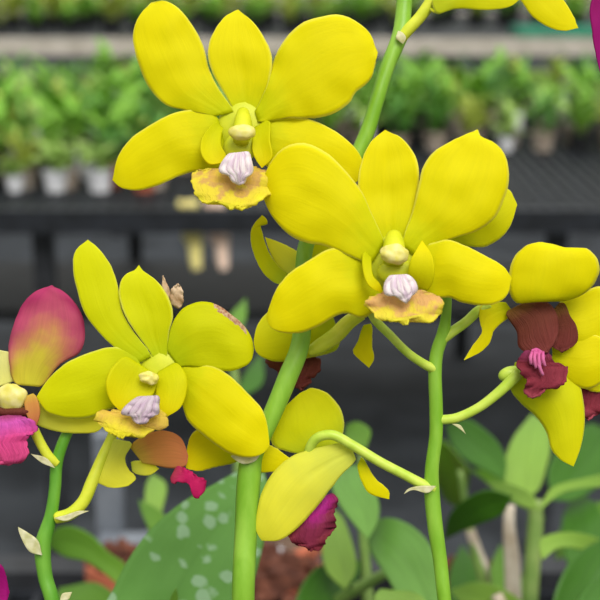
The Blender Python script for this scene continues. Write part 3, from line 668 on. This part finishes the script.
# terracotta pots full of husk standing at the back of the near bench
def box_geo(V, Fc, a, b):
    n = len(V)
    for z in (a[2], b[2]):
        for (x, y) in ((a[0], a[1]), (b[0], a[1]), (b[0], b[1]), (a[0], b[1])): V.append(Vector((x, y, z)))
    Fc += [(n, n + 3, n + 2, n + 1), (n + 4, n + 5, n + 6, n + 7), (n, n + 1, n + 5, n + 4), (n + 1, n + 2, n + 6, n + 5), (n + 2, n + 3, n + 7, n + 6), (n + 3, n, n + 4, n + 7)]

def husk_pot(px, py, d, r, label, mat='terracotta'):
    p = P(px, py, Z(d)); h = max(0.05, p.z - BZ)
    t = empty('husk_pot', (p.x, p.y, BZ)); tag(t, label, 'pot')
    v, f = pot_geo((p.x, p.y, BZ), r, h); pt = mesh_obj('pot', v, f, M[mat], t, smooth=False)
    V, Fc = [], []
    for k in range(46):
        a = random.random() * 6.28; q = r * 0.85 * math.sqrt(random.random()); c = Vector((p.x + q * math.cos(a), p.y + q * math.sin(a), p.z - r * .05 + (1 - q / r) * r * 0.5))
        s = r * random.uniform(.10, .24); n = len(V)
        for dx in (-1, 1):
            for dy in (-1, 1):
                for dz in (-1, 1): V.append(c + Matrix.Rotation(a * 3, 3, 'X') @ Matrix.Rotation(a * 7, 3, 'Z') @ Vector((dx * s, dy * s * .6, dz * s * .5)))
        Fc += [(n, n + 1, n + 3, n + 2), (n + 4, n + 6, n + 7, n + 5), (n, n + 4, n + 5, n + 1), (n + 2, n + 3, n + 7, n + 6), (n, n + 2, n + 6, n + 4), (n + 1, n + 5, n + 7, n + 3)]
    o = mesh_obj('husk_filling', V, Fc, M['husk'], t, smooth=False); o['kind'] = 'stuff'
    return t
husk_pot(285, 585, 0.78, 0.034, 'reddish husk-filled pot beside the thick stem at the bottom')
husk_pot(465, 580, 0.80, 0.026, 'reddish husk-filled pot behind the right-hand stem at the bottom')
husk_pot(120, 560, 0.86, 0.022, 'reddish husk-filled pot at the bottom left')
t = husk_pot(258, 556, 0.84, 0.018, 'small white pot behind the thick stem at the bottom', 'whitepot')

# ====================== near bench (mostly below the frame)
nb = empty('plant_bench', (0, 0.55, 0)); tag(nb, 'near black wire bench under the flowering orchids', 'bench')
def grid_top(parent, x0, x1, y0, y1, z, sp, w, mat, hh=0.006):
    V, Fc = [], []
    x = x0
    while x <= x1: box_geo(V, Fc, (x - w / 2, y0, z - hh), (x + w / 2, y1, z)); x += sp
    y = y0
    while y <= y1: box_geo(V, Fc, (x0, y - w / 2, z - hh - .001), (x1, y + w / 2, z - .001)); y += sp
    return mesh_obj('mesh_top', V, Fc, M[mat], parent, smooth=False)
grid_top(nb, -0.7, 0.7, 0.15, 0.92, BZ, 0.025, 0.006, 'blackmesh')
def part_box(name, parent, a, b, mat):
    V, Fc = [], []; box_geo(V, Fc, a, b); return mesh_obj(name, V, Fc, M[mat], parent, smooth=False)
part_box('rim', nb, (-0.72, 0.905, BZ - 0.03), (0.72, 0.935, BZ + 0.012), 'darksteel')
part_box('rim', nb, (-0.72, 0.13, BZ - 0.03), (0.72, 0.15, BZ + 0.012), 'darksteel')
for x in (-0.68, 0.68):
    for y in (0.15, 0.90): part_box('leg', nb, (x - .02, y - .02, 0), (x + .02, y + .02, BZ - 0.03), 'steel')

# steel stand at lower left (post and rails)
st = empty('steel_stand', (P(110, 500, Z(1.1)).x, P(110, 500, Z(1.1)).y, 0)); tag(st, 'grey steel post and rails behind the left stem', 'stand')
pc = P(110, 500, Z(1.1)); k = 1.1 / FPX
part_box('post', st, (pc.x - 13 * k, pc.y - .01, 0), (pc.x + 13 * k, pc.y + .01, P(110, 425, Z(1.1)).z), 'steel')
zr = P(0, 536, Z(1.1)).z
part_box('rail', st, (pc.x - 8 * k, pc.y - .035, zr - .006), (pc.x + .16, pc.y - .012, zr + .006), 'steel')
zr = P(0, 571, Z(1.1)).z
part_box('rail', st, (pc.x - .45, pc.y - .04, zr - .010), (pc.x + .02, pc.y - .012, zr + .008), 'darksteel')
part_box('post', st, (pc.x - .43, pc.y - .01, 0), (pc.x - .41, pc.y + .01, zr - .01), 'darksteel')

# ====================== far benches
def bench(name, label, x0, x1, y0, y1, z, topmat, rimmat, rimh, grid=True, sp=0.03, legs=True):
    t = empty(name, ((x0 + x1) / 2, (y0 + y1) / 2, 0)); tag(t, label, 'bench')
    if grid: grid_top(t, x0, x1, y0, y1, z, sp, 0.011, topmat)
    else: part_box('bench_top', t, (x0, y0, z - .02), (x1, y1, z), topmat)
    part_box('rim', t, (x0, y0 - .03, z - rimh), (x1, y0 - 0.001, z + .012), rimmat)
    part_box('rim', t, (x0, y1 + .001, z - rimh), (x1, y1 + .03, z + .012), rimmat)
    if legs:
        n = 4
        for i in range(n):
            for yy in (y0 + .03, y1 - .07):
                x = x0 + .1 + (x1 - x0 - .24) * i / (n - 1)
                part_box('leg', t, (x, yy, 0), (x + .04, yy + .04, z - .02), 'darksteel')
    return t
BH = 0.80
b1 = bench('plant_bench', 'black mesh bench of seedlings directly behind the flowers', -1.7, 1.7, 2.55, 4.1, BH, 'blackmesh', 'blackmesh', 0.035)
b2 = bench('plant_bench', 'pale-rimmed bench behind the black mesh bench', -2.6, 2.6, 5.7, 7.5, 0.88, 'blackmesh', 'beige', 0.06, grid=False)
b3 = bench('plant_bench', 'farthest bench of white-potted plants at the top of the picture', -3.6, 3.6, 8.6, 9.9, 0.93, 'blackmesh', 'beige', 0.06, grid=False)
tr = tag(part_box('seed_tray', None, (0.95, 5.64, 0.725 + .095), (1.55, 5.70, 0.86), 'teal'), 'teal green tray edge on the pale-rimmed bench at the right', 'tray') if False else None
o = part_box('seed_tray', None, (0.95, 5.74, 0.88), (1.5, 6.0, 0.925), 'teal'); tag(o, 'teal green tray on the pale-rimmed bench at the right', 'tray')

# ground and dark skirt on the bench
o = part_box('floor', None, (-12, -3, -0.05), (12, 22, 0.0), 'weedmat'); tag(o, kind='structure')
o = part_box('wall_back', None, (-12, 14.0, 0.0), (12, 14.2, 3.0), 'weedmat'); tag(o, kind='structure')
# lower shelf under bench 1 with dark tarpaulin
sh = empty('lower_shelf', (0, 3.4, 0)); tag(sh, 'dark shelf under the black mesh bench', 'shelf')
part_box('shelf_board', sh, (-1.6, 3.45, 0.30), (1.6, 4.0, 0.33), 'tarp')
for x in (-1.4, 0, 1.4):
    for yy in (3.5, 3.93): part_box('support', sh, (x - .02, yy, 0), (x + .02, yy + .04, .30), 'darksteel')
# aerial roots hanging through the mesh
def hang(px, y0, y1, r, mat, label, lean=6):
    d = 2.635
    a, bb = P(px, y0, Z(d)), P(px + lean, y1, Z(d))
    top = Vector((a.x, a.y, BH + .02))
    v, f, u = tube_geo([top, a.lerp(bb, .3) + Vector((0.006, 0, 0)), a.lerp(bb, .7), bb], [r * d / FPX] * 3 + [r * .7 * d / FPX], nseg=10)
    v2, f2, u2 = tube_geo([top + Vector((-.02, 0, 0)), a.lerp(bb, .35) + Vector((-.016, 0, 0)), a.lerp(bb, .6) + Vector((-.004, 0, 0))], [r * .5 * d / FPX] * 3, nseg=8)
    n = len(v); o = mesh_obj('aerial_roots', v + v2, f + [tuple(i + n for i in q) for q in f2], M[mat], None, origin=bb)
    tag(o, label, 'roots')
hang(191, 216, 270, 6.5, 'root', 'yellowish aerial roots hanging below the mesh bench')
hang(218, 216, 270, 6.5, 'root_pink', 'pinkish aerial roots hanging below the mesh bench')

# ====================== seedlings on the benches
def leaf_strip(V, Fc, base, ang, length, width, lift, droop):
    n0 = len(V); n = 6
    d = Vector((math.cos(ang), math.sin(ang), 0)); s = Vector((-d.y, d.x, 0))
    for i in range(n + 1):
        u = i / n
        c = base + d * (length * u * math.cos(lift * (1 - .3 * u))) + Vector((0, 0, length * (u * math.sin(lift) - droop * u * u)))
        w = width * (math.sin(math.pi * min(1, u * .86 + .14)) ** .7) * .5
        V += [c - s * w + Vector((0, 0, w * .35)), c, c + s * w + Vector((0, 0, w * .35))]
    for i in range(n):
        for k in (0, 1):
            a = n0 + i * 3 + k; Fc.append((a, a + 1, a + 4, a + 3))

def seedling(potmat, leafmat, pr, ph, nl, ll, lw, canes, label, group, glint_rise=0):
    root = empty('potted_seedling', (0, 0, 0)); tag(root, label, 'plant', group)
    v, f = pot_geo((0, 0, 0), pr, ph, n=14)
    mesh_obj('pot', v, f, M[potmat], root, smooth=False)
    V, Fc = [], []
    for c in range(canes):
        a0 = random.random() * 6.28; off = Vector((math.cos(a0), math.sin(a0), 0)) * pr * .4
        hgt = ll * random.uniform(.3, 1.1)
        leann = Vector((random.uniform(-.3, .3), random.uniform(-.3, .3), 0))
        for i in range(nl):
            u = (i + 1) / nl
            bp = Vector((0, 0, ph * .85)) + off + leann * hgt * u + Vector((0, 0, hgt * u))
            leaf_strip(V, Fc, bp, a0 + i * 2.5, ll * random.uniform(.65, 1.1), lw * random.uniform(.8, 1.2), random.uniform(.5, 1.15), random.uniform(.1, .5))
        tv, tf, _ = tube_geo([Vector((0, 0, ph * .8)) + off, Vector((0, 0, ph * .85)) + off + leann * hgt + Vector((0, 0, hgt))], [.003, .002], nseg=6, sub=3)
        n = len(V); V += tv; Fc += [tuple(i + n for i in q) for q in tf]
    o = mesh_obj('foliage', V, Fc, M[leafmat], root)
    s = o.modifiers.new('thickness', 'SOLIDIFY'); s.thickness = .0008
    if glint_rise:
        part_box('glint_slab', root, (pr * .3, -pr * .6, ph * .7), (pr * .3 + .022, -pr * .6 + .0015, ph + glint_rise), 'glint_white')  # white slab added to stand in for sky glints
    return root

def dup(root, loc, rz, sc_, label=None, group=None):
    r = root.copy(); COL.objects.link(r); r.location = loc; r.rotation_euler = (0, 0, rz); r.scale = (sc_,) * 3
    if label: r['label'] = label
    if group: r['group'] = group
    for ch in list(root.children):
        c = ch.copy(); COL.objects.link(c); c.parent = r
    return r

L1 = 'leafy green orchid seedling in a small pot among the rows on the black mesh bench'
G1 = 'seedlings on the black mesh bench'
protos = [seedling('blackpot', 'seed0', .034, .05, 4, .10, .030, 3, L1, G1), seedling('mixpot', 'seed1', .034, .05, 4, .09, .020, 4, L1, G1, .045),
          seedling('mixpot', 'seed2', .034, .05, 4, .09, .018, 4, L1, G1), seedling('mixpot', 'seed3', .034, .05, 5, .08, .018, 4, L1, G1),
          seedling('whitepot', 'seed1', .03, .05, 4, .08, .024, 3, 'leafy orchid seedling in a white pot on the black mesh bench', 'white-potted seedlings on the black mesh bench'),
          seedling('terracotta', 'seed2', .03, .055, 4, .08, .024, 3, 'leafy orchid seedling in a terracotta pot on the black mesh bench', 'terracotta-potted seedlings on the black mesh bench')]
used = set()
def place(i, loc, rz, s, label=None, group=None):
    if i in used: return dup(protos[i], loc, rz, s, label, group)
    used.add(i); r = protos[i]; r.location = loc; r.rotation_euler = (0, 0, rz); r.scale = (s,) * 3
    if label: r['label'] = label
    if group: r['group'] = group
    return r
fronts = [(-0.58, 4), (-0.48, 4), (-0.40, 5), (-0.345, 5)]
y = 2.72
row = 0
while y < 4.05:
    half = 0.24 * y + .06
    x = -half + (row % 2) * .045
    while x < half:
        px = 300 + x / y * FPX
        lim = 2.72 if px < 152 else (3.0 if px < 230 else 3.22)
        if y >= lim - 0.01 and random.random() > .06:
            if y < 2.75: i = 4 if px < 92 else 5
            elif 95 < px < 150 and y < 3.0: i = 5
            else: i = random.choices([0, 1, 2, 3, 4], [4, 4, 3, 3, 1.6])[0]
            place(i, (x + random.uniform(-.007, .007), y + random.uniform(-.012, .012) + (.05 if y < 2.75 else 0), BH), random.random() * 6.28, random.uniform(.78, 1.12) * (0.85 if i > 3 else 1))
        x += .092
    y += .098; row += 1
# bench 2 and 3
P2 = len(protos)
L2 = 'yellow-green seedling in a dark pot on the pale-rimmed bench'
L3 = 'plant in a white pot on the farthest bench'
protos.append(seedling('blackpot', 'seed3', .04, .05, 5, .10, .03, 4, L2, 'seedlings on the pale-rimmed bench'))
protos.append(seedling('whitepot', 'seed1', .05, .08, 5, .12, .035, 3, L3, 'plants on the farthest bench'))
protos.append(seedling('blackpot', 'seed0', .04, .05, 5, .10, .03, 4, L2, 'seedlings on the pale-rimmed bench'))
for r_ in range(6):
    yy = 6.2 + r_ * .2; half = .24 * yy + .1; x = -half + (r_ % 2) * .08
    while x < half:
        if not (x > 0.2 and r_ < 2 and random.random() < .6):
            place(P2 if random.random() < .55 else P2 + 2, (x + random.uniform(-.03, .03), yy, 0.88), random.random() * 6, random.uniform(.8, 1.15))
        x += .17
for r_ in range(4):
    yy = 8.75 + r_ * .3; half = .24 * yy + .1; x = -half + (r_ % 2) * .1
    while x < half:
        place(P2 + 1, (x + random.uniform(-.04, .04), yy, 0.93), random.random() * 6, random.uniform(.8, 1.3)); x += .26

# ====================== light: bright overcast greenhouse roof
w = bpy.data.worlds.new('greenhouse_light'); sc.world = w; w.use_nodes = True
nt = w.node_tree; nt.nodes.clear()
out = nt.nodes.new('ShaderNodeOutputWorld'); bg = nt.nodes.new('ShaderNodeBackground')
tc = nt.nodes.new('ShaderNodeTexCoord'); sp = nt.nodes.new('ShaderNodeSeparateXYZ'); rp = nt.nodes.new('ShaderNodeValToRGB')
nt.links.new(tc.outputs['Generated'], sp.inputs[0]); nt.links.new(sp.outputs[2], rp.inputs[0])
e = rp.color_ramp.elements
e[0].position = 0.0; e[0].color = (0.20, 0.22, 0.20, 1)
e[1].position = 0.75; e[1].color = (1.0, 1.0, 0.98, 1)
nt.links.new(rp.outputs[0], bg.inputs[0]); bg.inputs[1].default_value = 1.25
nt.links.new(bg.outputs[0], out.inputs[0])
sl = bpy.data.lights.new('daylight', 'SUN'); sl.energy = 2.8; sl.angle = math.radians(35); sl.color = (1.0, 0.98, 0.94)
so = bpy.data.objects.new('daylight', sl); COL.objects.link(so); so.location = (0, -1, 4)
so.rotation_euler = Vector((-0.25, 0.75, -1.0)).to_track_quat('-Z', 'Y').to_euler()

# ====================== camera
cd = bpy.data.cameras.new('camera'); co = bpy.data.objects.new('camera', cd); COL.objects.link(co)
co.location = CAM; co.rotation_euler = (math.radians(90) - PITCH, 0, 0)
cd.sensor_width = 36; cd.sensor_fit = 'HORIZONTAL'; cd.lens = 36 * FPX / 600
cd.clip_start = 0.01; cd.clip_end = 60
cd.dof.use_dof = True; cd.dof.focus_distance = D0 - 0.002; cd.dof.aperture_fstop = 20.0
sc.camera = co
sc.view_settings.view_transform = 'Standard'; sc.view_settings.look = 'None'
sc.view_settings.exposure = 0.0; sc.view_settings.gamma = 1.0; sc.view_settings.use_curve_mapping = False
